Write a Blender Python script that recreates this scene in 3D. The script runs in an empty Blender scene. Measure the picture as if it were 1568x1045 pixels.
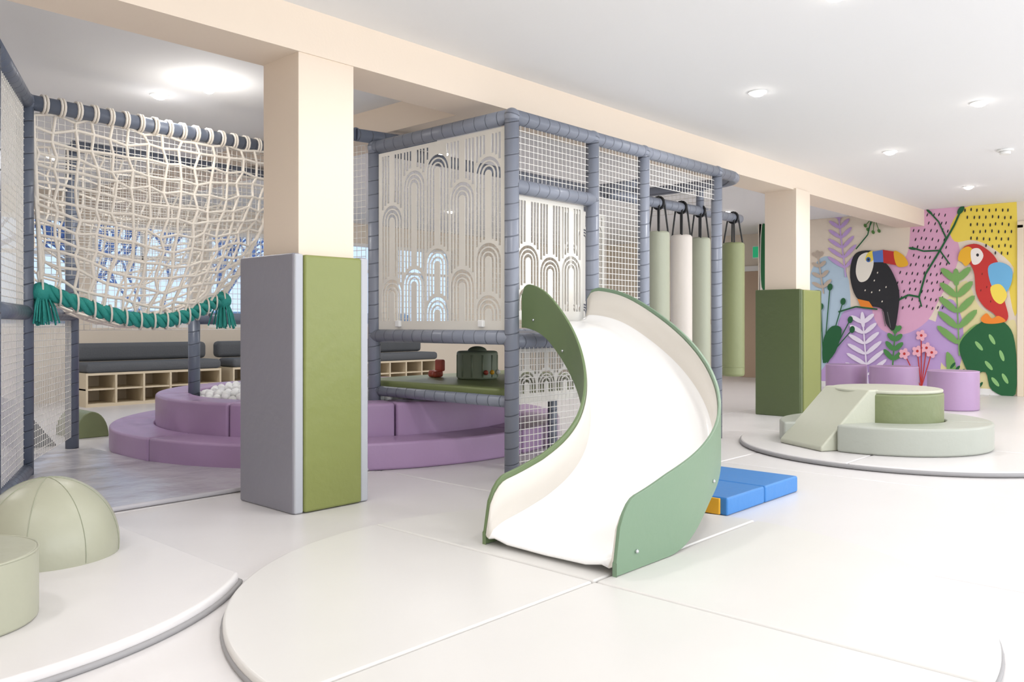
import bpy, bmesh, math, random
from mathutils import Vector, Matrix
random.seed(7)
S=bpy.context.scene
try:
    S.view_settings.view_transform='Standard'
    S.view_settings.look='None'
except Exception as e: print(e)

# ------------------------------------------------------------ materials
def lin(h):
    h=h.lstrip('#'); o=[]
    for i in (0,2,4):
        c=int(h[i:i+2],16)/255
        o.append(c/12.92 if c<=0.04045 else ((c+0.055)/1.055)**2.4)
    return (*o,1)
def M(name,col,rough=.5,bs=0,bst=.1,var=0.0,emit=0,coat=0,metal=0,detail=3,trans=0):
    m=bpy.data.materials.new(name); m.use_nodes=True
    nt=m.node_tree; b=nt.nodes['Principled BSDF']
    c=lin(col); b.inputs['Base Color'].default_value=c
    b.inputs['Roughness'].default_value=rough
    b.inputs['Metallic'].default_value=metal
    if coat: b.inputs['Coat Weight'].default_value=coat
    if emit:
        b.inputs['Emission Color'].default_value=c; b.inputs['Emission Strength'].default_value=emit
    if bs or var:
        tc=nt.nodes.new('ShaderNodeTexCoord'); n=nt.nodes.new('ShaderNodeTexNoise')
        n.inputs['Scale'].default_value=bs or 3; n.inputs['Detail'].default_value=detail
        nt.links.new(tc.outputs['Object'],n.inputs['Vector'])
        if bs:
            bp=nt.nodes.new('ShaderNodeBump'); bp.inputs['Strength'].default_value=bst; bp.inputs['Distance'].default_value=.02
            nt.links.new(n.outputs['Fac'],bp.inputs['Height']); nt.links.new(bp.outputs['Normal'],b.inputs['Normal'])
        if var:
            n2=nt.nodes.new('ShaderNodeTexNoise'); n2.inputs['Scale'].default_value=1.7
            nt.links.new(tc.outputs['Object'],n2.inputs['Vector'])
            mx=nt.nodes.new('ShaderNodeMixRGB'); mx.inputs[1].default_value=tuple(x*(1-var) for x in c[:3])+(1,)
            mx.inputs[2].default_value=tuple(min(1,x*(1+var)) for x in c[:3])+(1,)
            nt.links.new(n2.outputs['Fac'],mx.inputs[0]); nt.links.new(mx.outputs[0],b.inputs['Base Color'])
    return m
def pipe_mat(name,col,dark):
    m=bpy.data.materials.new(name); m.use_nodes=True; nt=m.node_tree; b=nt.nodes['Principled BSDF']
    tc=nt.nodes.new('ShaderNodeTexCoord'); sp=nt.nodes.new('ShaderNodeSeparateXYZ')
    nt.links.new(tc.outputs['Object'],sp.inputs[0])
    ad=nt.nodes.new('ShaderNodeMath'); ad.operation='MULTIPLY_ADD'; ad.inputs[1].default_value=.25
    nt.links.new(sp.outputs['X'],ad.inputs[0]); nt.links.new(sp.outputs['Z'],ad.inputs[2])
    md=nt.nodes.new('ShaderNodeMath'); md.operation='PINGPONG'; md.inputs[1].default_value=.055
    nt.links.new(ad.outputs[0],md.inputs[0])
    r=nt.nodes.new('ShaderNodeMapRange'); r.inputs['From Min'].default_value=0; r.inputs['From Max'].default_value=.006
    nt.links.new(md.outputs[0],r.inputs['Value'])
    mx=nt.nodes.new('ShaderNodeMixRGB'); mx.inputs[1].default_value=lin(dark); mx.inputs[2].default_value=lin(col)
    nt.links.new(r.outputs[0],mx.inputs[0]); nt.links.new(mx.outputs[0],b.inputs['Base Color'])
    bp=nt.nodes.new('ShaderNodeBump'); bp.inputs['Strength'].default_value=.5; bp.inputs['Distance'].default_value=.01
    nt.links.new(r.outputs[0],bp.inputs['Height']); nt.links.new(bp.outputs[0],b.inputs['Normal'])
    b.inputs['Roughness'].default_value=.36
    return m
cream=M('cream_paint','#eadac8',.7,60,.03); ceil_m=M('ceiling_paint','#f0f0f0',.8,60,.02)
wallm=M('beige_wall','#e8dccb',.75,40,.03)
floorm=M('vinyl_mat_cream','#dfdbda',.34,6,.14,.03); circm=M('vinyl_mat_pale','#dedbd7',.32,4,.14,.02); seamm=M('mat_joint','#76716d',.7)
edgem=M('mat_piping','#9c9a9b',.5); greymat=M('vinyl_mat_grey','#c2bfc3',.22,3,1.0,.12,detail=4)
pipeA=pipe_mat('foam_pipe_grey','#868b98','#606571'); pipeB=pipe_mat('foam_pipe_dark','#687080','#474d5a')
white=M('slide_white','#fcfbfa',.22,coat=.3); slwall=M('slide_wall_cream','#dfd9d0',.4); slideg=M('slide_green_panel','#779177',.4,30,.03); slideg2=M('slide_green_panel_olive','#6c7f58',.4)
padgrey=M('pad_grey','#8a8891',.42,12,.2); padlight=M('pad_light_grey','#b4b6bd',.45); padgreen=M('pad_olive','#838a4c',.4,12,.2)
padforest=M('pad_forest','#5a6744',.4,12,.2); padolive2=M('pad_olive_dark','#848b50',.42)
mauve=M('vinyl_mauve','#ae90b4',.38,7,.22,.05); mauveT=M('vinyl_mauve_light','#c09fc6',.4,9,.12)
sage=M('vinyl_sage','#acac98',.38,9,.2); sagegrey=M('vinyl_sage_grey','#adb0a6',.4,9,.2); sagedk=M('vinyl_green','#7c855e',.42,9,.25); sagelt=M('vinyl_pale_olive','#bdbeac',.4,9,.2)
panelm=M('panel_cream','#e3dfd6',.5); ropew=M('rope_cream','#efe7db',.8,80,.2); netw=M('net_white','#efece6',.7)
teal=M('rope_teal','#2f9c92',.7,90,.3); black=M('strap_black','#1d1e20',.5); blue=M('vinyl_blue','#3b82c8',.4,10,.15); yel=M('vinyl_yellow','#eeb12c',.4)
ballm=M('ball_white','#f4f4f3',.3); chr_=M('bolt_steel','#c9ccd0',.25,metal=1)
bagA=M('bag_olive_light','#aeb19d',.5,9,.2); bagB=M('bag_cream','#e0d7cf',.5,9,.2); bagC=M('bag_olive','#898f66',.5,9,.2)
cush=M('cushion_charcoal','#5d6064',.8,60,.2); wood=M('bench_birch','#dfd0b4',.5,20,.05)
lampm=M('lamp_glow','#fffaf2',.5,emit=25); whitep=M('white_plastic','#f2f2f0',.4); brown=M('door_brown','#bfa68e',.5); doorm=M('door_cream','#eadbc4',.5)
exitm=M('exit_sign_green','#1f9d6a',.4,emit=.6); winframe=M('window_frame_white','#f0efec',.4)
tubm=M('tub_green_grey','#8a9680',.45); red=M('toy_red','#b8503f',.4); deckg=M('deck_olive','#7c8654',.45,9,.15)
purp_glow=M('panel_purple_glow','#6b4bb0',.45); bark=M('tree_bark','#7d8fb8',.8); hedge=M('hedge','#8499ad',.9,8,.8)

# ------------------------------------------------------------ helpers
def E(name,loc=(0,0,0)):
    e=bpy.data.objects.new(name,None); S.collection.objects.link(e); e.location=loc; e.empty_display_size=.1; return e
def par(o,p):
    if p is not None:
        o.parent=p; o.matrix_parent_inverse=Matrix.Translation(p.location).inverted()
    return o
def addmesh(name,verts,faces,mat,parent=None,smooth=False):
    me=bpy.data.meshes.new(name); me.from_pydata([tuple(v) for v in verts],[],faces); me.update()
    o=bpy.data.objects.new(name,me); S.collection.objects.link(o)
    for m in (mat if isinstance(mat,(list,tuple)) else [mat]): me.materials.append(m)
    if smooth:
        for p in me.polygons: p.use_smooth=True
    return par(o,parent)
def bev(o,w,seg=3,ang=35):
    if w:
        b=o.modifiers.new('bevel','BEVEL'); b.width=w; b.segments=seg; b.limit_method='ANGLE'; b.angle_limit=math.radians(ang)
        for p in o.data.polygons: p.use_smooth=True
        w2=o.modifiers.new('wn','WEIGHTED_NORMAL'); w2.keep_sharp=True
    return o
def box(name,x0,x1,y0,y1,z0,z1,mat,parent=None,bevel=0):
    cx,cy,cz=(x0+x1)/2,(y0+y1)/2,(z0+z1)/2; a,b,c=abs(x1-x0)/2,abs(y1-y0)/2,abs(z1-z0)/2
    v=[(i*a,j*b,k*c) for i in(-1,1) for j in(-1,1) for k in(-1,1)]
    f=[(0,1,3,2),(4,6,7,5),(0,4,5,1),(2,3,7,6),(0,2,6,4),(1,5,7,3)]
    o=addmesh(name,v,f,mat); o.location=(cx,cy,cz); par(o,parent); bev(o,bevel); return o
def prism(name,pts,z0,z1,mat,parent=None,bevel=0,seg=3):
    n=len(pts); v=[(x,y,z0) for x,y in pts]+[(x,y,z1) for x,y in pts]
    f=[tuple(reversed(range(n))),tuple(range(n,2*n))]+[(i,(i+1)%n,n+(i+1)%n,n+i) for i in range(n)]
    o=addmesh(name,v,f,mat,parent); bev(o,bevel,seg); return o
def arcpts(cx,cy,r,a0,a1,n):
    return [(cx+r*math.cos(math.radians(a0+(a1-a0)*i/n)),cy+r*math.sin(math.radians(a0+(a1-a0)*i/n))) for i in range(n+1)]
def cyl(name,cx,cy,r,z0,z1,mat,parent=None,bevel=0,n=64):
    return prism(name,arcpts(cx,cy,r,0,360*(n-1)/n,n-1),z0,z1,mat,parent,bevel)
def sector(name,cx,cy,ri,ro,a0,a1,z0,z1,mat,parent=None,bevel=0.02,n=16):
    P=arcpts(cx,cy,ro,a0,a1,n); Q=arcpts(cx,cy,ri,a0,a1,n); v=[]; f=[]
    for (a,b) in zip(P,Q): v+=[(a[0],a[1],z0),(a[0],a[1],z1),(b[0],b[1],z0),(b[0],b[1],z1)]
    for k in range(n):
        s=4*k; t=s+4
        f+=[(s,t,t+1,s+1),(s+1,t+1,t+3,s+3),(s+3,t+3,t+2,s+2),(s+2,t+2,t,s)]
    f+=[(0,1,3,2),(4*n,4*n+2,4*n+3,4*n+1)]
    ob=addmesh(name,v,f,mat,parent); bev(ob,bevel,3,40); return ob
def pipe(name,p0,p1,r,mat,parent=None,n=20,caps=True):
    p0=Vector(p0);p1=Vector(p1);d=p1-p0;L=d.length
    v=[];f=[]
    for z in(0,L):
        for i in range(n): a=2*math.pi*i/n; v.append((r*math.cos(a),r*math.sin(a),z))
    f=[(i,(i+1)%n,n+(i+1)%n,n+i) for i in range(n)]+[tuple(reversed(range(n))),tuple(range(n,2*n))]
    o=addmesh(name,v,f,mat)
    for p in o.data.polygons[:n]: p.use_smooth=True
    o.rotation_mode='QUATERNION'; o.rotation_quaternion=d.to_track_quat('Z','Y'); o.location=p0
    return par(o,parent)
def joint(name,p,r,mat,parent=None,sz=1):
    bm=bmesh.new(); bmesh.ops.create_uvsphere(bm,u_segments=20,v_segments=12,radius=r)
    for v in bm.verts: v.co.z*=sz
    me=bpy.data.meshes.new(name); bm.to_mesh(me); bm.free(); me.materials.append(mat)
    for q in me.polygons:q.use_smooth=True
    o=bpy.data.objects.new(name,me); S.collection.objects.link(o); o.location=p; return par(o,parent)
def curve(name,lines,r,mat,parent=None,cyclic=False,res=2):
    if isinstance(lines[0][0],(int,float)): lines=[lines]
    c=bpy.data.curves.new(name,'CURVE'); c.dimensions='3D'; c.bevel_depth=r; c.bevel_resolution=res; c.use_fill_caps=True
    for L in lines:
        s=c.splines.new('POLY'); s.points.add(len(L)-1)
        for i,p in enumerate(L): s.points[i].co=(p[0],p[1],p[2],1)
        s.use_cyclic_u=cyclic
    c.materials.append(mat); o=bpy.data.objects.new(name,c); S.collection.objects.link(o); return par(o,parent)
def net(name,fn,nu,nv,r,mat,parent=None,jit=0,res=0):
    J={}
    def P(i,j): return Vector(fn(i/nu,j/nv))
    def K(i,j):
        if (i,j) not in J:
            J[(i,j)]=Vector((random.uniform(-jit,jit),random.uniform(-jit,jit)*.5,random.uniform(-jit,jit)))
        return J[(i,j)]
    L=[]
    for i in range(nu+1): L.append([P(i,j)+(K(i,j) if jit else Vector()) for j in range(nv+1)])
    for j in range(nv+1): L.append([P(i,j)+(K(i,j) if jit else Vector()) for i in range(nu+1)])
    return curve(name,L,r,mat,parent,res=res)
def flat(p,q,z0,z1):
    return lambda u,v:(p[0]+(q[0]-p[0])*u,p[1]+(q[1]-p[1])*u,z0+(z1-z0)*v)

# ------------------------------------------------------------ room shell
H=2.84
fl=E('floor',(5,3,0))
box('floor_base',-2.6,16,-3.6,12.2,-.12,-.03,seamm,fl)
xs=[-2.6,-.3,1.72,3.75,5.75,16]; ys=[-3.6,-1.6,.35,3.12,4.74,12.2]
for i in range(len(xs)-1):
    for j in range(len(ys)-1):
        box(f'mat_tile_{i}_{j}',xs[i]+.004,xs[i+1]-.004,ys[j]+.004,ys[j+1]-.004,-.045,0,floorm,fl,.012)
box('ceiling',-2.6,16,-3.6,12.2,H,H+.1,ceil_m)
box('trim_1',-2.6,13.9,4.03,4.42,2.585,H,cream)      # ceiling beam
for (nm,x0,x1,y0,y1) in (('column',2.62,3.0,4.04,4.41),('column',9.12,9.5,4.0,4.38)):
    box(nm,x0,x1,y0,y1,0,2.6,cream,bevel=.004)
box('trim_2',4.3,4.7,4.42,12.1,2.62,H,cream)
WX=13.9
box('wall_right',WX,WX+.12,-3.6,6.78,0,H,wallm)
box('wall_hall',WX+1.4,WX+1.52,6.78,12.2,0,H,wallm)
box('wall_hall_return',WX,WX+1.5,6.74,6.8,0,H,wallm)
box('wall_left',-2.72,-2.6,-3.6,12.2,0,H,wallm)
box('baseboard_right',WX-.015,WX,2.85,6.74,0,.09,winframe)
d=E('door_1',(WX,2.2,0))
box('frame_left',WX-.04,WX,2.68,2.76,0,2.5,doorm,d,.005); box('frame_head',WX-.04,WX,1.7,2.76,2.45,2.55,doorm,d,.005)
box('leaf',WX-.02,WX,1.75,2.68,0,2.45,doorm,d,.005); box('frame_right',WX-.04,WX,1.65,1.75,0,2.5,doorm,d,.005)
d=E('door_2',(WX+1.4,7.8,0))
box('leaf',WX+1.36,WX+1.4,7.3,8.3,0,2.1,brown,d,.005); box('frame_head',WX+1.34,WX+1.4,7.2,8.4,2.1,2.2,winframe,d); box('handle',WX+1.3,WX+1.36,7.4,7.44,.95,1.15,chr_,d)
ex=E('exit_sign',(WX+.9,7,2.4)); box('sign_panel',WX+.9,WX+.93,6.95,7.35,2.33,2.53,exitm,ex); box('housing',WX+.93,WX+.97,6.93,7.37,2.31,2.55,whitep,ex); pipe('hanger',(WX+.95,7.15,2.5),(WX+.95,7.15,H),.01,whitep,ex)
pg=E('peg_rail',(WX+1.35,7,1.1)); box('board',WX+1.37,WX+1.4,8.5,10.5,1.05,1.15,brown,pg)
for k in range(8): pipe('peg',(WX+1.3,8.6+k*.25,1.1),(WX+1.38,8.6+k*.25,1.1),.012,wood,pg,10)
# back wall with windows
BY=12.0
wins=[(-1.6,-.1),(.8,2.3),(3.0,4.3),(4.5,5.95),(6.2,7.6),(8.0,9.4),(9.9,11.3)]
zb,zt=1.0,2.5
wb=E('wall_back',(5,BY,0))
box('below_sills',-2.6,15.5,BY,BY+.2,0,zb,wallm,wb); box('above_heads',-2.6,15.5,BY,BY+.2,zt,H,wallm,wb)
ed=[-2.6]+[q for w in wins for q in w]+[15.5]
for k in range(0,len(ed),2): box(f'pier_{k}',ed[k],ed[k+1],BY,BY+.2,zb,zt,wallm,wb)
for k,(a,b) in enumerate(wins):
    w=E(f'window_{k+1}',((a+b)/2,BY,zb))
    for nm,xx0,xx1,z0,z1 in (('left',a,a+.06,zb,zt),('right',b-.06,b,zb,zt),('sill',a+.06,b-.06,zb,zb+.06),('head',a+.06,b-.06,zt-.06,zt),('mullion',(a+b)/2-.03,(a+b)/2+.03,zb+.06,zt-.06),('transom',a+.06,b-.06,1.98,2.03)):
        box(nm,xx0,xx1,BY+.03,BY+.09,z0,z1,winframe,w)
# front wall (behind the camera) with unseen window openings added to let light in
FY=-3.6
wf=E('wall_front',(5,FY,0))
box('below_sills',-2.6,16,FY-.2,FY,0,.7,wallm,wf); box('above_heads',-2.6,16,FY-.2,FY,2.5,H,wallm,wf)
fw=[(-1.5,1.5),(2.5,5.5),(6.5,9.5),(10.5,13.5)]
ed=[-2.6]+[q for w in fw for q in w]+[16]
for k in range(0,len(ed),2): box(f'pier_{k}',ed[k],ed[k+1],FY-.2,FY,.7,2.5,wallm,wf)
for tx,ty in ((3.6,16),(6.6,18),(7.4,16.5),(10,19)):
    t=[]
    def br(p,dv,L,dep):
        q=p+dv*L; t.append([p,p+dv*L*.5+Vector((random.uniform(-.05,.05),0,random.uniform(-.05,.05))),q])
        if dep:
            for _ in range(3):
                nd=(dv+Vector((random.uniform(-.8,.8),random.uniform(-.6,.6),random.uniform(-.2,.6)))).normalized(); br(q,nd,L*.72,dep-1)
    br(Vector((tx,ty,-.5)),Vector((0,0,1)),1.5,4)
    curve('garden_tree',t,.024,bark)
hd=box('garden_hedge',-3,18,21,22,-.6,1.4,hedge,bevel=.2)
box('ground_outside',-20,40,12.25,60,-.8,-.6,hedge)

# ------------------------------------------------------------ column pads
def colpad(x0,x1,y0,y1,h,side,front,edge):
    e=E('column_pad',((x0+x1)/2,(y0+y1)/2,0))
    t=.055
    box('pad_side_a',x0,x0+t,y0+.012,y1,0,h,side,e,.012)
    box('pad_side_b',x1-t,x1,y0+.012,y1,0,h,side,e,.012)
    box('pad_back',x0+t,x1-t,y1-t,y1,0,h,side,e,.01)
    box('pad_edge_a',x0+.006,x0+.062,y0,y0+.05,.002,h-.004,edge,e,.012)
    box('pad_edge_b',x1-.058,x1-.002,y0,y0+.05,.002,h-.004,edge,e,.012)
    box('pad_front',x0+.062,x1-.058,y0-.012,y0+.045,.004,h-.008,front,e,.016)
colpad(2.54,3.05,3.96,4.54,1.445,padgrey,padgreen,padlight)
colpad(9.04,9.62,3.91,4.46,1.45,padforest,padolive2,padforest)

# ------------------------------------------------------------ main play frame
FYp=3.8; X1,X2,X3,X4=4.13,5.03,5.72,6.93; YB=5.29; R=.05; ZT=2.46
pf=E('soft_play_frame',(5.5,4.5,0))
for i,x in enumerate((X1,X2,X3,X4)):
    pipe(f'post_front_{i}',(x,FYp,0),(x,FYp,ZT),R,pipeA,pf); joint(f'joint_front_{i}',(x,FYp,ZT),R*1.12,pipeA,pf)
for i,x in enumerate((X1,X4)):
    pipe(f'post_back_{i}',(x,YB,0),(x,YB,ZT),R,pipeA,pf); joint(f'joint_back_{i}',(x,YB,ZT),R*1.12,pipeA,pf)
pipe('rail_top_front',(X1,FYp,ZT),(7.2,FYp,ZT),R,pipeA,pf)
curve('rail_top_bend',[(7.2+.3*math.sin(a),4.1-.3*math.cos(a),ZT) for a in [i*math.pi/2/8 for i in range(9)]]+[(7.5,5.29,ZT)],R,pipeA,pf,res=4)
pipe('rail_top_left',(X1,FYp,ZT),(X1,YB,ZT),R,pipeA,pf)
pipe('rail_top_back',(X1,YB,ZT),(7.5,YB,ZT),R,pipeA,pf)
pipe('rail_mid_left',(X1,FYp,.96),(X1,YB,.96),R,pipeA,pf)
pipe('rail_low_left',(X1+.02,FYp,.52),(X1+.02,YB+.05,.52),.04,pipeA,pf)
pipe('rail_front_a',(X1,FYp,1.99),(X2,FYp,1.99),R,pipeA,pf)
pipe('rail_front_low',(X2,FYp,.96),(X3,FYp,.96),R,pipeA,pf)
pipe('rail_front_slidebase',(X1,FYp+.03,.93),(X2,FYp+.03,.93),R,pipeA,pf)
pipe('rail_mid_back',(X1,YB,.96),(X4,YB,.96),R,pipeA,pf)
pipe('rail_bag',(5.9,4.3,2.2),(8.35,4.3,2.2),R*.95,pipeA,pf)
pipe('rail_bag_tie',(X3,FYp,2.2),(X3,4.35,2.2),R*.9,pipeA,pf)
pipe('rail_bag_drop',(7.5,4.3,2.2),(7.5,4.3,ZT),R*.8,pipeA,pf)
box('deck_upper',X1+.05,X3,FYp+.06,YB-.05,.93,.99,pipeA,pf,.015)
box('deck_lower',X1+.08,6.0,4.0,YB+.3,.53,.6,deckg,pf,.02)
pipe('deck_leg_a',(5.4,4.5,.0),(5.4,4.5,.53),.04,pipeA,pf)
def arch_panel(name,W,Hh,origin,axis,cols,seed,parent):
    rnd=random.Random(seed)
    c=bpy.data.curves.new(name,'CURVE'); c.dimensions='2D'; c.fill_mode='BOTH'; c.extrude=.004
    def spl(pts):
        s=c.splines.new('POLY'); s.points.add(len(pts)-1)
        for i,p in enumerate(pts): s.points[i].co=(p[0],p[1],0,1)
        s.use_cyclic_u=True
    spl([(0,0),(W,0),(W,Hh),(0,Hh)])
    m=.03; cw=(W-2*m)/cols; radii=[cw*.465,cw*.335,cw*.205]; sw=cw*.09; gap=cw*.06
    for k in range(cols):
        cx=m+cw*(k+.5)
        tops=[]; z=Hh-.08-cw*.5-rnd.random()*.4
        while z>.2: tops.append(z); z-=rnd.uniform(.42,.75)
        if not tops or tops[-1]>.4: tops.append(.12)
        def floor_at(x,i):
            Rr=radii[0]+gap
            if i>=len(tops): return .05
            return tops[i]+math.sqrt(max(0,Rr*Rr-x*x))
        for i,cz in enumerate(tops):
            for r in radii:
                ri=r-sw; b=floor_at(r-sw/2,i+1)+.015
                b=min(b,cz-.02); n=14
                o=[(cx-r,b)]+[(cx-r*math.cos(math.pi*t/n),cz+r*math.sin(math.pi*t/n)) for t in range(n+1)]+[(cx+r,b)]
                o+=[(cx+ri,b)]+[(cx+ri*math.cos(math.pi*t/n),cz+ri*math.sin(math.pi*t/n)) for t in range(n+1)]+[(cx-ri,b)]
                spl(o)
        for x in [s*(r-sw/2) for r in radii for s in(-1,1)]:
            b=floor_at(x,0)+.012
            if b<Hh-.1: spl([(cx+x-sw/2,b),(cx+x+sw/2,b),(cx+x+sw/2,Hh-.03),(cx+x-sw/2,Hh-.03)])
    c.materials.append(panelm)
    o=bpy.data.objects.new(name,c); S.collection.objects.link(o)
    if axis=='Y': Mx=Matrix(((0,0,1,0),(1,0,0,0),(0,1,0,0),(0,0,0,1)))
    else: Mx=Matrix(((1,0,0,0),(0,0,-1,0),(0,1,0,0),(0,0,0,1)))
    o.matrix_world=Matrix.Translation(origin)@Mx
    return par(o,parent)
arch_panel('arch_panel_left',YB-FYp-.12,1.39,(X1,FYp+.06,1.01),'Y',5,3,pf)
arch_panel('arch_panel_front_a',X2-X1-.12,.86,(X1+.06,FYp+.04,1.08),'X',3,5,pf)
arch_panel('arch_panel_front_b',X3-X2-.12,.95,(X2+.06,FYp+.35,1.02),'X',3,9,pf)
arch_panel('arch_panel_low',.7,.38,(X1+.08,FYp+.06,.5),'X',3,12,pf)
for (y,z) in ((FYp+.25,1.03),(FYp+1.15,1.03)): box('panel_clip',X1-.03,X1+.0,y,y+.05,z,z+.05,whitep,pf,.008)
net('net_front_top',flat((X1,FYp),(X2,FYp),2.03,2.42),20,9,.0028,netw,pf)
net('net_front_b',flat((X2,FYp),(X3,FYp),1.0,2.42),16,32,.0028,netw,pf)
net('net_front_c',flat((X3,FYp),(X4,FYp),2.2,2.42),26,5,.0028,netw,pf)
net('net_front_low',flat((X1,FYp),(X2,FYp),.02,.9),20,20,.003,netw,pf)
net('net_side_right',lambda u,v:(7.5,4.1+1.15*u,2.2+.24*v),24,5,.0028,netw,pf)
net('net_back',flat((X1,YB),(X4,YB),1.0,2.42),60,30,.0022,netw,pf)

# hanging bags
for (x,z0,mt) in ((6.73,.5,bagA),(7.14,.5,bagB),(7.5,.5,bagA),(8.2,.49,bagC)):
    b=E('hanging_bag',(x,4.3,z0)); r=.105 if x<8 else .12; zt_=1.93
    cyl('bag_body',x,4.3,r,z0,zt_,mt,b,.03,40)
    curve('seam',[[(x+(r+.001)*math.cos(a),4.3+(r+.001)*math.sin(a),z0+.1) for a in [i*2*math.pi/32 for i in range(33)]]],.003,mt,b)
    for s in range(4):
        a=s*math.pi/2+.6; px,py=x+r*.85*math.cos(a),4.3+r*.85*math.sin(a)
        curve('strap',[[(px,py,zt_-.02),(x+.05*math.cos(a),4.3+.056*math.sin(a),2.2),(x+.02*math.cos(a),4.3+.02*math.sin(a),2.262)]],.009,black,b,res=1)
    curve('strap_loop',[[(x,4.3+.058*math.cos(t),2.2+.058*math.sin(t)) for t in [i*2*math.pi/16 for i in range(17)]]],.012,black,b,res=1)

# toy drum on lower deck
tb=E('toy_drum',(4.85,4.85,.6)); cyl('body',4.85,4.85,.17,.601,.83,tubm,tb,.02,32)
for k in range(12):
    a=k*math.pi/6; pipe('rib',(4.85+.168*math.cos(a),4.85+.168*math.sin(a),.62),(4.85+.168*math.cos(a),4.85+.168*math.sin(a),.8),.008,tubm,tb,8)
for k,mm in enumerate((red,yel,ballm)): joint('knob',(4.85-.02+.07*k-.05,4.68,.66),.02,mm,tb)
joint('cap',(4.85,4.85,.83),.08,tubm,tb,.5)
rt=E('toy_seat',(4.75,5.25,.6)); box('seat',4.7,4.8,5.2,5.3,.601,.66,red,rt,.02); box('back',4.78,4.82,5.2,5.3,.65,.75,red,rt,.015); joint('wheel',(4.7,5.2,.63),.028,red,rt)

# ------------------------------------------------------------ ball pit
BC=(4.72,6.48); bp_=E('ball_pit',(BC[0],BC[1],0))
for k in range(8):
    a=k*45+8
    sector(f'step_{k}',BC[0],BC[1],1.66,2.02,a+.15,a+44.85,0,.2,mauve,bp_,.022)
    sector(f'wall_segment_{k}',BC[0],BC[1],1.37,1.66,a+.15+14,a+44.85+14,0,.45,mauve,bp_,.025)
bm=bmesh.new(); bmesh.ops.create_icosphere(bm,subdivisions=2,radius=.036); bv=[v.co.copy() for v in bm.verts]; bf=[tuple(v.index for v in f.verts) for f in bm.faces]; bm.free()
V=[];F=[]
st=.073
gy=-1.33
row=0
while gy<1.33:
    gx=-1.33+(row%2)*st/2
    while gx<1.33:
        if gx*gx+gy*gy<1.32**2 and (gx<.5 or gy<-.2):
            hh=.40+.03*math.sin(gx*4)*math.cos(gy*3)
            c=Vector((BC[0]+gx+random.uniform(-.01,.01),BC[1]+gy+random.uniform(-.01,.01),hh+random.uniform(-.015,.035)))
            k=len(V); V+=[c+q for q in bv]; F+=[tuple(i+k for i in f) for f in bf]
        gx+=st
    gy+=st*.87; row+=1
addmesh('balls',V,F,ballm,bp_,True)
cyl('ball_bed',BC[0],BC[1],1.36,.0,.37,ballm,bp_)

# ------------------------------------------------------------ slide
sl=E('curved_slide',(4,3,0))
CX,CY,RC=3.105,3.75,1.445
KS=1.045
prof=[(0,1.07),(.12,1.06),(.27,1.02),(.54,.87),(.81,.72),(1.08,.57),(1.35,.43),(1.61,.31),(1.9,.215),(2.15,.15),(2.35,.095),(2.58,.06)]
prof=[(a*KS,b) for a,b in prof]
def zbed(s):
    for (a,za),(b,zb_) in zip(prof,prof[1:]):
        if s<=b: 
            t=(s-a)/(b-a); return za+(zb_-za)*t
    return prof[-1][1]
NZ=270
zs=[zbed(i*.01) for i in range(NZ)]
for _ in range(150): zs=[zs[0]]+[(zs[i-1]+zs[i]*2+zs[i+1])/4 for i in range(1,NZ-1)]+[zs[-1]]
def zb2(s):
    q=max(0,min(NZ-1.001,s*100)); i=int(q); return zs[i]+(zs[i+1]-zs[i])*(q-i)
Ltot=2.66; NS=94
def station(s):
    arc=RC*math.pi/2
    if s<=arc:
        a=s/RC; out=Vector((math.cos(a),-math.sin(a),0)); return Vector((CX,CY,0))+out*RC,out
    return Vector((CX-(s-arc),CY-RC,0)),Vector((0,-1,0))
cs=[(-.352,.235),(-.350,.12),(-.335,.055),(-.30,.015),(-.22,0),(0,-.004),(.22,0),(.30,.015),(.335,.055),(.350,.12),(.352,.235)]
def wallscale(s):
    k=1
    if s<.1: k=.7+.3*math.sqrt(max(0,1-(1-s/.1)**2))
    e=Ltot-s
    if e<.14: k=min(k,.1+.9*math.sqrt(max(0,1-(1-e/.14)**2)))
    return k
V=[];F=[]
for i in range(NS+1):
    s=Ltot*i/NS; p,o=station(s); z=zb2(s); k=wallscale(s)
    for (w,h) in cs: 
        q=p+o*w; V.append((q.x,q.y,z+h*(k if h>.02 else 1)))
m=len(cs); FI=[]
for i in range(NS):
    for j in range(m-1): F.append((i*m+j,i*m+j+1,(i+1)*m+j+1,(i+1)*m+j)); FI.append(1 if j in(0,1,m-3,m-2) else 0)
bed=addmesh('chute',V,F,[white,slwall],sl,True)
for p_,i_ in zip(bed.data.polygons,FI): p_.material_index=i_
so=bed.modifiers.new('s','SOLIDIFY'); so.thickness=.008; so.offset=0
def sidewall(name,off,th,mt):
    V=[];F=[]
    for i in range(NS+1):
        s=Ltot*i/NS; p,o=station(s); z=zb2(s); k=wallscale(s)
        t=min(1,max(0,(s-1.86)/.42)); t=t*t*(3-2*t)
        lo=(z-.04)*(1-t)+.042*t; hi=z+.26*k
        if i==NS: hi=max(hi,lo+.04)
        for w,zz in ((off,lo),(off+th,lo),(off+th,hi),(off,hi)):
            q=p+o*w; V.append((q.x,q.y,zz))
    for i in range(NS):
        for j in range(4): F.append((i*4+j,i*4+(j+1)%4,(i+1)*4+(j+1)%4,(i+1)*4+j))
    F+=[(0,1,2,3),(NS*4+3,NS*4+2,NS*4+1,NS*4)]
    o=addmesh(name,V,F,mt,sl); bev(o,.003,2,50); return o
sidewall('side_panel_outer',.357,.016,slideg); sidewall('side_panel_inner',-.373,.016,slideg2)
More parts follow.
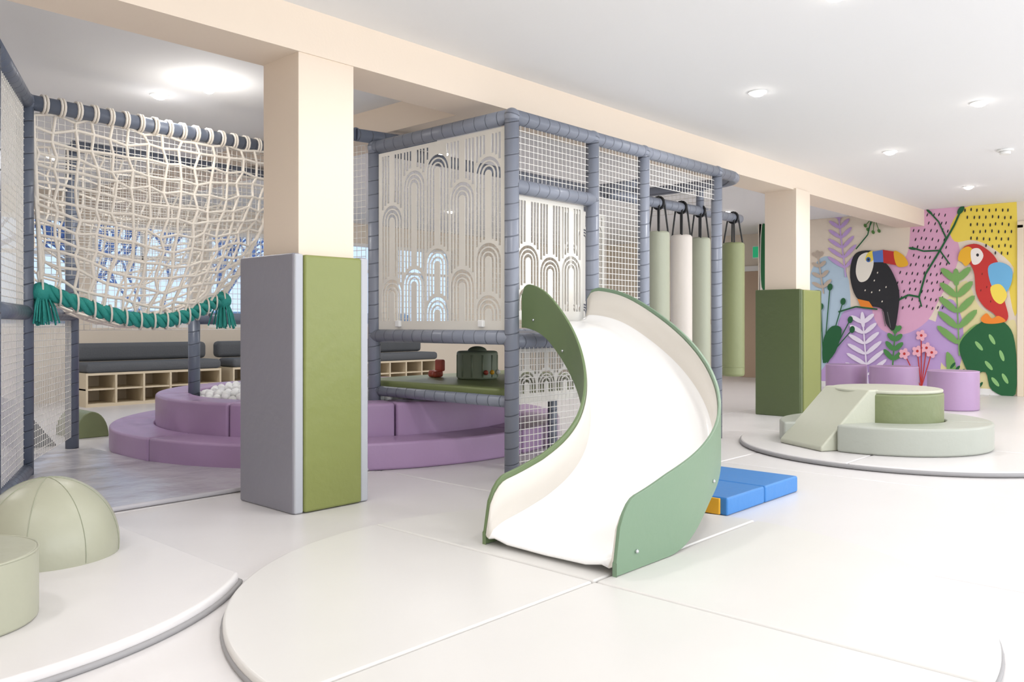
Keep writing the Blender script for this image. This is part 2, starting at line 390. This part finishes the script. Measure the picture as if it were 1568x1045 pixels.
for s in (.15,.6,1.2,1.85,2.52):
    p,o=station(s)
    for w in (.376,-.376):
        q=p+o*w; joint('bolt',(q.x,q.y,zb2(s)+.03),.009,chr_,sl)

# ------------------------------------------------------------ rope bridge + left tower
rb=E('rope_net_bridge',(3,6.6,0))
ZR=2.56; P0=(1.9,6.22); P1=(3.95,6.35); TW=(1.38,5.07)
pipe('post_left',(P0[0],P0[1],0),(P0[0],P0[1],ZR),.052,pipeB,rb); joint('joint_left',(P0[0],P0[1],ZR),.065,pipeB,rb)
pipe('rail_near',(P0[0],P0[1],ZR),(P1[0],P1[1],ZR),.052,pipeB,rb)
pipe('post_right',(P1[0],P1[1],.32),(P1[0],P1[1],ZR),.05,pipeB,rb)
pipe('rail_link',(P1[0],P1[1],ZR),(4.0,5.35,ZR),.05,pipeB,rb); pipe('rail_link_b',(4.0,5.35,ZR-.01),(4.7,5.2,ZR-.01),.05,pipeB,rb)
pipe('rail_far',(2.65,7.5,ZR),(4.9,7.5,ZR),.05,pipeB,rb)
pipe('post_far_left',(2.65,7.5,0),(2.65,7.5,ZR),.052,pipeB,rb)
pipe('rail_mid_right',(3.48,7.0,1.1),(4.6,7.0,1.1),.05,pipeB,rb); pipe('post_mid',(3.48,7.0,.33),(3.48,7.0,1.12),.05,pipeB,rb)
pipe('rail_left_mid',(P0[0],P0[1],1.13),(2.65,7.5,1.13),.05,pipeB,rb)
pipe('rail_mid_left_tower',(P0[0],P0[1],1.13),(TW[0],TW[1],1.13),.05,pipeB,rb)
joint('joint_mid_left',(P0[0],P0[1],1.13),.066,pipeB,rb)
pipe('rail_tower_top',(P0[0],P0[1],ZR),(TW[0],TW[1],ZR),.055,pipeB,rb)
pipe('rail_tower_base',(P0[0],P0[1],.06),(TW[0],TW[1],.06),.05,pipeB,rb)
pipe('post_tower',(TW[0],TW[1],0),(TW[0],TW[1],ZR),.05,pipeB,rb)
net('net_tower',flat(TW,P0,1.17,2.52),26,30,.003,netw,rb)
net('net_tower_low',flat(TW,P0,.1,1.08),26,22,.003,netw,rb)
box('tower_panel',1.3,1.34,5.2,6.1,0,1.0,purp_glow,rb,.01)  # purple LED glow painted as the panel's colour
net('net_left_low',flat((1.95,6.3),(2.65,7.5),.1,1.08),26,20,.003,netw,rb)
def botz(u): return 1.30-.20*math.sin(math.pi*min(1,u*1.02))-.03*u
def near(u,v):
    xt=1.96+(3.93-1.96)*u; xb=2.0+(3.36-2.0)*u
    k=v**1.5; x=xt+(xb-xt)*k
    zt=2.5; zb_=botz(u); z=zt+(zb_-zt)*v
    y=6.24+.06*u-.28*math.sin(math.pi*v*.55)*math.sin(math.pi*min(1,max(0,u*.9+.05)))
    return (x,y+.02,z-.10*math.sin(math.pi*u)*v*(1-v))
net('rope_near',near,15,13,.0105,ropew,rb,jit=.026,res=2)
def far(u,v):
    x,y,z=near(u,v); return (x+.35,7.45-(y-6.24)*1.0,z)
net('rope_far',far,14,12,.0095,ropew,rb,jit=.024,res=2)
def under(u,v):
    a=Vector(near(u,1)); b=Vector(far(u,1)); p=a.lerp(b,v); p.z-=.05*math.sin(math.pi*v); return p
net('rope_bottom',under,12,8,.012,ropew,rb,jit=.01,res=2)
net('fine_net_far',flat((2.65,7.52),(4.9,7.52),1.0,2.5),44,30,.0028,netw,rb)
net('fine_net_near',flat((1.95,6.28),(3.95,6.4),1.4,2.5),44,26,.0026,netw,rb)
net('fine_net_right',flat((3.95,6.35),(4.13,5.4),1.0,2.5),20,30,.0028,netw,rb)
for i in range(18):
    u=i/17; x=P0[0]+.1+(P1[0]-P0[0]-.14)*u; y=P0[1]+(P1[1]-P0[1])*u
    for dx in (0,.02): curve('lashing',[[(x+dx+.012*t/6,y+.06*math.cos(t),ZR+.06*math.sin(t)) for t in [k*2*math.pi/12 for k in range(13)]]],.009,ropew,rb,res=1)
for ph in range(3):
    L=[]
    for i in range(121):
        u=i/120; p=Vector(near(u,1)); t=u*46+ph*2.094
        L.append((p.x,p.y+.027*math.cos(t),p.z-.01+.032*math.sin(t)))
    curve('edge_rope',[L],.024,teal,rb,res=2)
L=[]
for i in range(15):
    u=i/14; p=Vector(near(u,1)); L.append([(p.x+.01*math.cos(t),p.y+.062*math.cos(t),p.z-.01+.066*math.sin(t)) for t in [k*math.pi/5 for k in range(11)]])
curve('edge_lash',L,.007,ropew,rb,res=1)
for u in (0.0,1.0):
    p=Vector(near(u,1)); p.z-=.03
    joint('tassel_knot',p,.07,teal,rb)
    T=[]
    for k in range(56):
        a=random.uniform(0,6.28); r=random.uniform(0,.05); q=Vector((p.x+r*math.cos(a),p.y+r*math.sin(a),p.z-.02)); f=1.6
        T.append([q,(p.x+r*f*1.1*math.cos(a),p.y+r*f*1.1*math.sin(a),p.z-.1),(p.x+r*f*1.5*math.cos(a),p.y+r*f*1.5*math.sin(a),p.z-.19-random.uniform(0,.04))])
    curve('tassel_fringe',T,.006,teal,rb,res=1)
curve('rope_border',[[near(1,k/12) for k in range(13)],[near(0,k/12) for k in range(13)]],.016,ropew,rb,res=2)

# ------------------------------------------------------------ floor mats
gm=E('grey_floor_mat',(2.5,5.5,0)); prism('pad',[(1.2,4.76),(4.0,4.76),(4.0,4.9),(3.0,5.5),(2.72,6.2),(2.7,7.2),(1.2,7.2)],.002,.03,greymat,gm,.012)
cm=E('round_floor_mat',(2.62,1.97,0)); c=(2.62,1.97); r=1.375; g=.004
for k in range(4):
    a=k*90; ox=g*(1 if k in(0,3) else -1); oy=g*(1 if k<2 else -1)
    prism(f'quarter_{k}',[(c[0]+ox,c[1]+oy)]+[(x+ox,y+oy) for x,y in arcpts(c[0],c[1],r,a,a+90,40)],.001,.04,circm,cm,.012)
curve('piping',[[(x,y,.008) for x,y in arcpts(c[0],c[1],r+.005,0,360,96)]],.009,edgem,cm)
rm=E('round_floor_mat',(7.45,2.24,0)); c=(7.45,2.28); r=1.37
for k in range(4):
    a=k*90; ox=g*(1 if k in(0,3) else -1); oy=g*(1 if k<2 else -1)
    prism(f'quarter_{k}',[(c[0]+ox,c[1]+oy)]+[(x+ox,y+oy) for x,y in arcpts(c[0],c[1],r,a,a+90,40)],.001,.045,floorm,rm,.012)
curve('piping',[[(x,y,.02) for x,y in arcpts(c[0],c[1],r+.002,0,360,96)]],.016,edgem,rm)
lm=E('corner_floor_mat',(.75,3.9,0))
ang=math.degrees(math.acos(.97/1.27))
LP=arcpts(.75,3.9,1.27,ang,360-ang,80)
prism('pad',LP,.001,.05,floorm,lm,.015)
curve('piping',[[(x,y,.01) for x,y in [(.75+(a-.75)*1.004,3.9+(b-3.9)*1.004) for a,b in LP]]],.011,edgem,lm,cyclic=True)
# dome
dm=E('dome_cushion',(1.285,3.92,.05))
bm=bmesh.new(); bmesh.ops.create_uvsphere(bm,u_segments=48,v_segments=32,radius=1)
bmesh.ops.bisect_plane(bm,geom=bm.verts[:]+bm.edges[:]+bm.faces[:],plane_co=(0,0,-.12),plane_no=(0,0,-1),clear_outer=True)
me=bpy.data.meshes.new('dome'); 
for v in bm.verts: v.co=Vector((v.co.x*.285,v.co.y*.285,(v.co.z+.12)*.30))
bm.to_mesh(me); bm.free(); me.materials.append(sage)
for p in me.polygons:p.use_smooth=True
o=bpy.data.objects.new('dome',me); S.collection.objects.link(o); o.location=(1.285,3.92,.05); par(o,dm)
L=[]
for k in range(4):
    a=k*math.pi/4+.2
    L.append([(1.285+.2858*math.cos(t)*math.cos(a),3.92+.2858*math.cos(t)*math.sin(a),.05+(math.sin(t)+.12)*.3008) for t in [-.1+(math.pi+.2)*i/30 for i in range(31)]])
curve('seams',L,.0015,M('seam_sage','#9ca08a',.5),dm,res=1)
cs_=E('round_stool',(.76,3.24,.05)); cyl('body',.76,3.24,.262,.05,.285,sage,cs_,.012); 
curve('piping',[[(x,y,.282) for x,y in arcpts(.76,3.24,.26,0,360,64)]],.004,sage,cs_)

# blue folding mats
bl=E('folding_mat',(4.6,2.5,0))
box('panel_a',4.13,4.58,2.2,3.0,.001,.1,blue,bl,.012); box('panel_b',4.59,5.04,2.2,3.0,.001,.1,blue,bl,.012)
box('end_strip',4.112,4.13,2.24,3.0,.006,.094,yel,bl,.004)

# ------------------------------------------------------------ sage climbing set
sc=E('round_climber_set',(7.35,2.42,.045)); c=(7.33,2.43); z0=.046
cyl('tall_drum',c[0],c[1],.44,z0,.49,sagedk,sc,.02)
cyl('drum_top',c[0],c[1],.435,.488,.515,sagelt,sc,.012)
ra=150
sector('ring_segment_a',c[0],c[1],.45,.8,172,282,z0,.26,sagegrey,sc,.02,24)
sector('ring_segment_b',c[0],c[1],.45,.8,283,400,z0,.26,sagegrey,sc,.02,24)
sector('ring_segment_c',c[0],c[1],.45,.86,70,132,z0,.22,sagegrey,sc,.02,16)
dv=Vector((math.cos(math.radians(ra)),math.sin(math.radians(ra)),0)); nv=Vector((-dv.y,dv.x,0)); cc=Vector((c[0],c[1],0))
V=[];hw=.27
for s in(-1,1):
    for (rr,zz) in ((.3,.521),(.4,.521),(.86,.08),(.86,z0),(.3,z0)):
        q=cc+dv*rr+nv*hw*s; V.append((q.x,q.y,zz))
F=[(0,1,2,3,4),(9,8,7,6,5)]+[(i,i+5,(i+1)%5+5,(i+1)%5) for i in range(5)]
bev(addmesh('ramp',V,F,sagelt,sc),.015)

# mauve stools
for (x,y,r_,h_) in ((12.6,4.75,.29,.45),(12.3,3.97,.32,.46),(11.25,2.93,.29,.48)):
    s_=E('mauve_stool',(x,y,0)); cyl('body',x,y,r_,0,h_,mauve,s_,.02); curve('piping',[[(a,b,h_-.01) for a,b in arcpts(x,y,r_-.004,0,360,48)]],.006,mauveT,s_)

# green half roll and wedge at left back
hr=E('half_roll_cushion',(2.95,7.3,0))
V=[];F=[];n=16
for yy in (0,.5):
    for i in range(n+1):
        a=math.pi*i/n; V.append((3.02-.0+.15*math.cos(a),8.05+yy,.0+.24*math.sin(a)))
F=[(i,i+1,n+2+i,n+1+i) for i in range(n)]+[tuple(range(n,-1,-1)),tuple(range(n+1,2*n+2)),(0,n+1,2*n+1,n)]
o=bev(addmesh('roll',V,F,sagedk,hr),.01)
wg=E('wedge_mat',(2.5,7.8,0)); V=[(2.3,7.75,0),(2.62,7.75,0),(2.3,7.75,.42),(2.3,8.6,0),(2.62,8.6,0),(2.3,8.6,.42)]
bev(addmesh('wedge',V,[(0,1,2),(3,5,4),(0,3,4,1),(1,4,5,2),(2,5,3,0)],cush,wg),.01)

# benches
for (a,b) in ((4.05,5.87),(6.05,7.9),(8.2,10.0)):
    e=E('bench_seat',((a+b)/2,11.4,0))
    y0,y1=11.0,11.55
    box('top',a,b,y0,y1,.4,.43,wood,e); box('bottom',a,b,y0,y1,0,.04,wood,e); box('back',a,b,y1-.02,y1,.04,.4,wood,e); box('shelf',a,b,y0+.01,y1-.02,.21,.23,wood,e)
    nn=5
    for k in range(nn+1):
        x=a+(b-a-.025)*k/nn; box('divider',x,x+.025,y0,y1-.02,.04,.4,wood,e)
    box('seat_cushion',a,b,y0-.02,y1-.1,.43,.56,cush,e,.05); box('back_cushion',a,b,y1-.13,y1+.07,.56,.8,cush,e,.06)

# ------------------------------------------------------------ mural (flat painted artwork on the wall plane X=WX)
def W(u,v):
    a=(u-784)/1270.; dd=(WX-.004)/(.736+.677*a); return (dd*(.677-.736*a), min(H-.002,1.05+(497-v)/1270.*dd))
MC={}; MV=[];MF=[];MI=[];ML=[]
def mi(col):
    if col not in MC: MC[col]=len(ML); ML.append(M('mural_'+col.strip('#'),col,.7))
    return MC[col]
LAY=[0]
def mpoly(pts,col,smooth=True):
    if smooth and len(pts)>4:
        q=[];n=len(pts)
        for i in range(n):
            p0,p1,p2,p3=[Vector(pts[(i+k-1)%n]) for k in range(4)]
            for t in(0,.25,.5,.75):
                q.append(tuple(.5*((2*p1)+(-p0+p2)*t+(2*p0-5*p1+4*p2-p3)*t*t+(-p0+3*p1-3*p2+p3)*t**3)))
        pts=q
    LAY[0]+=1; x=WX-.003-.00012*LAY[0]
    k=len(MV)
    for p in pts:
        y,z=W(*p); MV.append((x,max(2.765,y),z))
    MF.append(tuple(range(k,k+len(pts)))); MI.append(mi(col))
def mell(cx,cy,rx,ry,rot,col,n=14):
    c_,s_=math.cos(math.radians(rot)),math.sin(math.radians(rot)); pts=[]
    for i in range(n):
        a=2*math.pi*i/n; x,y=rx*math.cos(a),ry*math.sin(a); pts.append((cx+x*c_-y*s_,cy+x*s_+y*c_))
    mpoly(pts,col,False)
def mline(pts,w,col):
    for p,q in zip(pts,pts[1:]):
        dx,dy=q[0]-p[0],q[1]-p[1];L=math.hypot(dx,dy) or 1; nx,ny=-dy/L*w/2,dx/L*w/2
        mpoly([(p[0]+nx,p[1]+ny),(q[0]+nx,q[1]+ny),(q[0]-nx,q[1]-ny),(p[0]-nx,p[1]-ny)],col,False)
def fern(base,tip,n,l,w,col,ang=45,taper=.5):
    mline([base,tip],2.2,col); dx,dy=tip[0]-base[0],tip[1]-base[1]; A=math.degrees(math.atan2(dy,dx))
    for k in range(n):
        t=.15+.8*k/(n-1); px,py=base[0]+dx*t,base[1]+dy*t; ll=l*(1-taper*t)
        for s in(-1,1):
            r_=math.radians(A+s*ang); mell(px+math.cos(r_)*ll/2,py+math.sin(r_)*ll/2,ll/2,w/2,A+s*ang,col,10)
    mell(tip[0],tip[1],l*.3,w/2,A,col,10)
PK='#e2acca';YE='#f4da58';LV='#c3a4d8';CR='#ebddcb';DG='#1f5f36';MG='#7aa85e';BK='#26262a';RD='#c5342f';OR='#ef8a2d';BL='#6fb2dc'
mpoly([(1166,330),(1557,300),(1557,606),(1166,590)],CR,False)
mpoly([(1166,335),(1185,335),(1200,420),(1190,500),(1166,480)],'#f0e6dc')
mpoly([(1252,400),(1275,395),(1300,430),(1300,520),(1280,565),(1240,565),(1238,440)],'#b9cfe0')
mpoly([(1290,480),(1330,470),(1400,485),(1440,500),(1450,560),(1440,592),(1262,592),(1275,540)],LV)
mpoly([(1392,321),(1440,318),(1486,314),(1456,345),(1470,382),(1458,425),(1440,455),(1420,492),(1385,512),(1350,505),(1335,470),(1345,430),(1362,406),(1388,392),(1394,350)],PK)
mpoly([(1486,312),(1557,304),(1557,480),(1545,440),(1552,410),(1520,380),(1490,368),(1462,370),(1456,345)],YE)
mpoly([(1450,460),(1480,430),(1500,470),(1540,490),(1557,500),(1557,604),(1450,600),(1445,520)],'#eadfa8')
mpoly([(1440,470),(1460,460),(1475,500),(1470,560),(1445,560),(1430,520)],LV)
for r_ in range(12):
    for q in range(9):
        x=1402+q*9+(r_%2)*4+random.uniform(-1.5,1.5)-r_*1.5; y=328+r_*13+random.uniform(-2,2)
        if r_>5: x-=16
        if x<1456 and not (x<1394 and y<415): mell(x,y,1.0,3.0,20,BK,6)
for r_ in range(7):
    for q in range(9):
        x=1478+q*9.5+(r_%2)*4+random.uniform(-1,1); y=322+r_*11+random.uniform(-1,1)
        if x<1553 and not(x<1478+r_*2): mell(x,y,1.2,2.9,5,BK,6)
mline([(1474,318),(1462,345),(1440,384),(1418,420),(1408,455),(1392,452),(1372,462)],3,DG); mline([(1450,366),(1438,340),(1424,325)],2.4,DG); mline([(1440,384),(1415,385),(1398,380)],2.4,DG); mline([(1408,455),(1412,470)],2.2,DG); mline([(1440,384),(1455,405)],2.2,DG)
mell(1472,322,8,4,-55,DG); mell(1424,325,6,2,40,DG); mell(1398,381,6,2,10,DG); mell(1374,461,6,2,-20,DG)
fern((1296,425),(1285,330),6,34,6,LV,50); fern((1262,450),(1253,390),4,20,6,'#c0b0a0',55)
fern((1330,590),(1322,490),6,42,7,'#efe6f4',55)
for (x0,y0,x1,y1) in ((1340,334,1330,352),(1340,334,1338,356),(1340,334,1347,354),(1333,338,1326,346)): mline([(x0,y0),(x1,y1)],1.2,'#54803f'); mell(x1,y1,3.2,2.4,60,'#54803f',8)
for (a,b,c2,d2) in ((1262,556,1272,440),(1264,556,1292,462),(1268,556,1303,490),(1262,556,1258,470),(1262,556,1306,505)): 
    mline([(a,b),(c2,d2)],1.6,DG); mell(c2,d2,4,5.5,10,DG)
mpoly([(1262,556),(1262,520),(1275,500),(1290,505),(1280,540)],DG)
fern((1470,545),(1465,425),5,46,11,MG,48,.35); fern((1368,560),(1372,505),4,24,8,'#4c8a4a',45)
mpoly([(1478,560),(1470,530),(1485,508),(1512,490),(1540,495),(1555,525),(1556,604),(1520,598),(1510,570),(1490,575)],DG)
for (x,y,t) in ((1500,530,50),(1520,520,60),(1535,545,70),(1515,560,50),(1540,580,60),(1525,585,50)): mell(x,y,9,3,t,'#8fc07a')
mpoly([(1450,540),(1462,550),(1470,575),(1500,590),(1490,604),(1460,598),(1452,575)],MG)
for q in range(7): mell(1460+q*7,560+q*5,6,2.2,-50,DG)
mpoly([(1306,398),(1316,386),(1338,385),(1352,398),(1366,414),(1378,446),(1376,480),(1370,506),(1358,496),(1352,474),(1332,468),(1312,455),(1303,425)],BK)
mpoly([(1313,404),(1318,392),(1330,387),(1338,394),(1338,410),(1330,428),(1318,432),(1312,420)],'#f2ecdf')
mpoly([(1330,388),(1338,385),(1340,396),(1333,402),(1326,398)],YE); mell(1331,398,3.6,4,0,'#3d6db5'); mell(1331,398,1.7,2,0,BK)
mpoly([(1337,386),(1354,383),(1356,402),(1339,402)],'#5c7fc8'); mpoly([(1353,383),(1372,386),(1376,407),(1354,403)],RD,False); mpoly([(1370,385),(1384,391),(1392,404),(1386,409),(1374,407)],'#efb52f')
for (x,y) in ((1340,430),(1348,445),(1336,448),(1352,462),(1345,418),(1358,440),(1326,445)): mell(x,y,1,1.6,20,'#e8e0d0',6)
mpoly([(1314,458),(1332,462),(1340,474),(1320,472)],OR); mline([(1352,475),(1357,500)],1.2,'#666666'); mline([(1360,478),(1365,502)],1.2,'#666666')
mline([(1285,478),(1312,470),(1345,474)],2.4,DG)
mline([(1336,335),(1330,360),(1312,382)],1.8,DG)
mpoly([(1470,392),(1478,378),(1496,374),(1512,382),(1526,396),(1535,420),(1538,455),(1545,485),(1536,494),(1522,480),(1508,470),(1496,450),(1493,420),(1486,404),(1478,402)],RD)
mpoly([(1468,398),(1472,384),(1484,378),(1492,386),(1488,400),(1480,408),(1474,402)],'#efb52f'); mpoly([(1488,384),(1500,381),(1507,392),(1500,404),(1490,404)],'#f3ebe4'); mell(1498,391,2.2,2.4,0,BK)
mpoly([(1515,408),(1532,402),(1550,412),(1549,436),(1536,452),(1524,446),(1516,428)],BL); mpoly([(1518,440),(1533,436),(1543,452),(1534,466),(1522,458)],YE)
for (x,y) in ((1505,420),(1512,440),(1503,445),(1518,462)): mell(x,y,1,2,10,'#7c1f1f',6)
mpoly([(1503,488),(1512,480),(1520,488),(1530,484),(1541,492),(1525,496),(1508,495)],OR)
for (x,y) in ((1386,542),(1406,538),(1420,533),(1412,514),(1428,540)):
    mline([(x,y),(1412,594)],1.6,RD)
    for k in range(5): mell(x+5*math.cos(k*1.257),y+5*math.sin(k*1.257),4,3.4,math.degrees(k*1.257),'#f5b8c6',8)
    mell(x,y,2.2,2.2,0,RD,8)
mpoly([(1170,340),(1178,360),(1176,400),(1186,430),(1180,445),(1168,440),(1167,380)],DG)
me=bpy.data.meshes.new('jungle_mural'); me.from_pydata(MV,[],MF); me.update()
for m_ in ML: me.materials.append(m_)
for p,i in zip(me.polygons,MI): p.material_index=i
mo=bpy.data.objects.new('jungle_mural',me); S.collection.objects.link(mo)

# ------------------------------------------------------------ lights
def downlight(x,y,pw):
    e=E('downlight',(x,y,H))
    joint('lamp_lens',(x,y,H-.008),.052,lampm,e,.55)
    sector('bezel',x,y,.052,.07,0,359.9,H-.008,H,whitep,e,0,32)
    l=bpy.data.lights.new('lamp','SPOT'); l.energy=pw; l.spot_size=math.radians(168); l.spot_blend=.6; l.shadow_soft_size=.12; l.color=(1,.99,.98)
    o=bpy.data.objects.new('lamp',l); S.collection.objects.link(o); o.location=(x,y,H-.05); par(o,e)
PW=50
for x in (0,3,5.98,8.97,11.95): downlight(x,2.93,PW*(.82 if x<4 else 1))
for x in (-1.4,1.5,4.5,7.47,10.45): downlight(x,1.75,PW*(.82 if x<4 else 1))
for x in (0,3,6,9,12): downlight(x,-.8,PW*.75)
for x in (0.3,2.9,5.9,8.9,12): downlight(x,6.4,62)
for x in (0.3,3.2,6.0,9,12): downlight(x,9.6,68)
g_=E('added_glow_light',(2.97,5.75,H)); joint('added_globe',(2.97,5.75,H-.05),.05,lampm,g_)  # added globe and bulb make the back ceiling's glow, no known fixture
l=bpy.data.lights.new('added_bulb','POINT'); l.energy=7; l.shadow_soft_size=.1; l.color=(1,.97,.93); o=bpy.data.objects.new('added_bulb',l); S.collection.objects.link(o); o.location=(2.97,5.75,H-.28); par(o,g_)
sd=E('smoke_detector',(9.66,2.03,H)); cyl('base',9.66,2.03,.075,H-.02,H,whitep,sd,.005,32); cyl('head',9.66,2.03,.05,H-.05,H-.02,whitep,sd,.01,32)
for k,(a,b) in enumerate(fw):
    l=bpy.data.lights.new('daylight','AREA'); l.shape='RECTANGLE'; l.size=b-a; l.size_y=1.8; l.energy=105; l.color=(.94,.97,1)  # area lamps added at the unseen openings to brighten the room
    o=bpy.data.objects.new('window_daylight',l); S.collection.objects.link(o); o.location=((a+b)/2,FY-.25,1.6); o.rotation_euler=(math.radians(90),0,0)
w=bpy.data.worlds.new('sky'); S.world=w; w.use_nodes=True
bg=w.node_tree.nodes['Background']; bg.inputs[0].default_value=(.58,.75,1,1); bg.inputs[1].default_value=1.25

# ------------------------------------------------------------ camera
cd=bpy.data.cameras.new('camera'); cd.sensor_width=36; cd.lens=29.16; cd.shift_y=-.0163
co=bpy.data.objects.new('camera',cd); S.collection.objects.link(co); co.location=(0,0,1.05); co.rotation_euler=(math.radians(90),0,math.radians(42.6-90)); S.camera=co
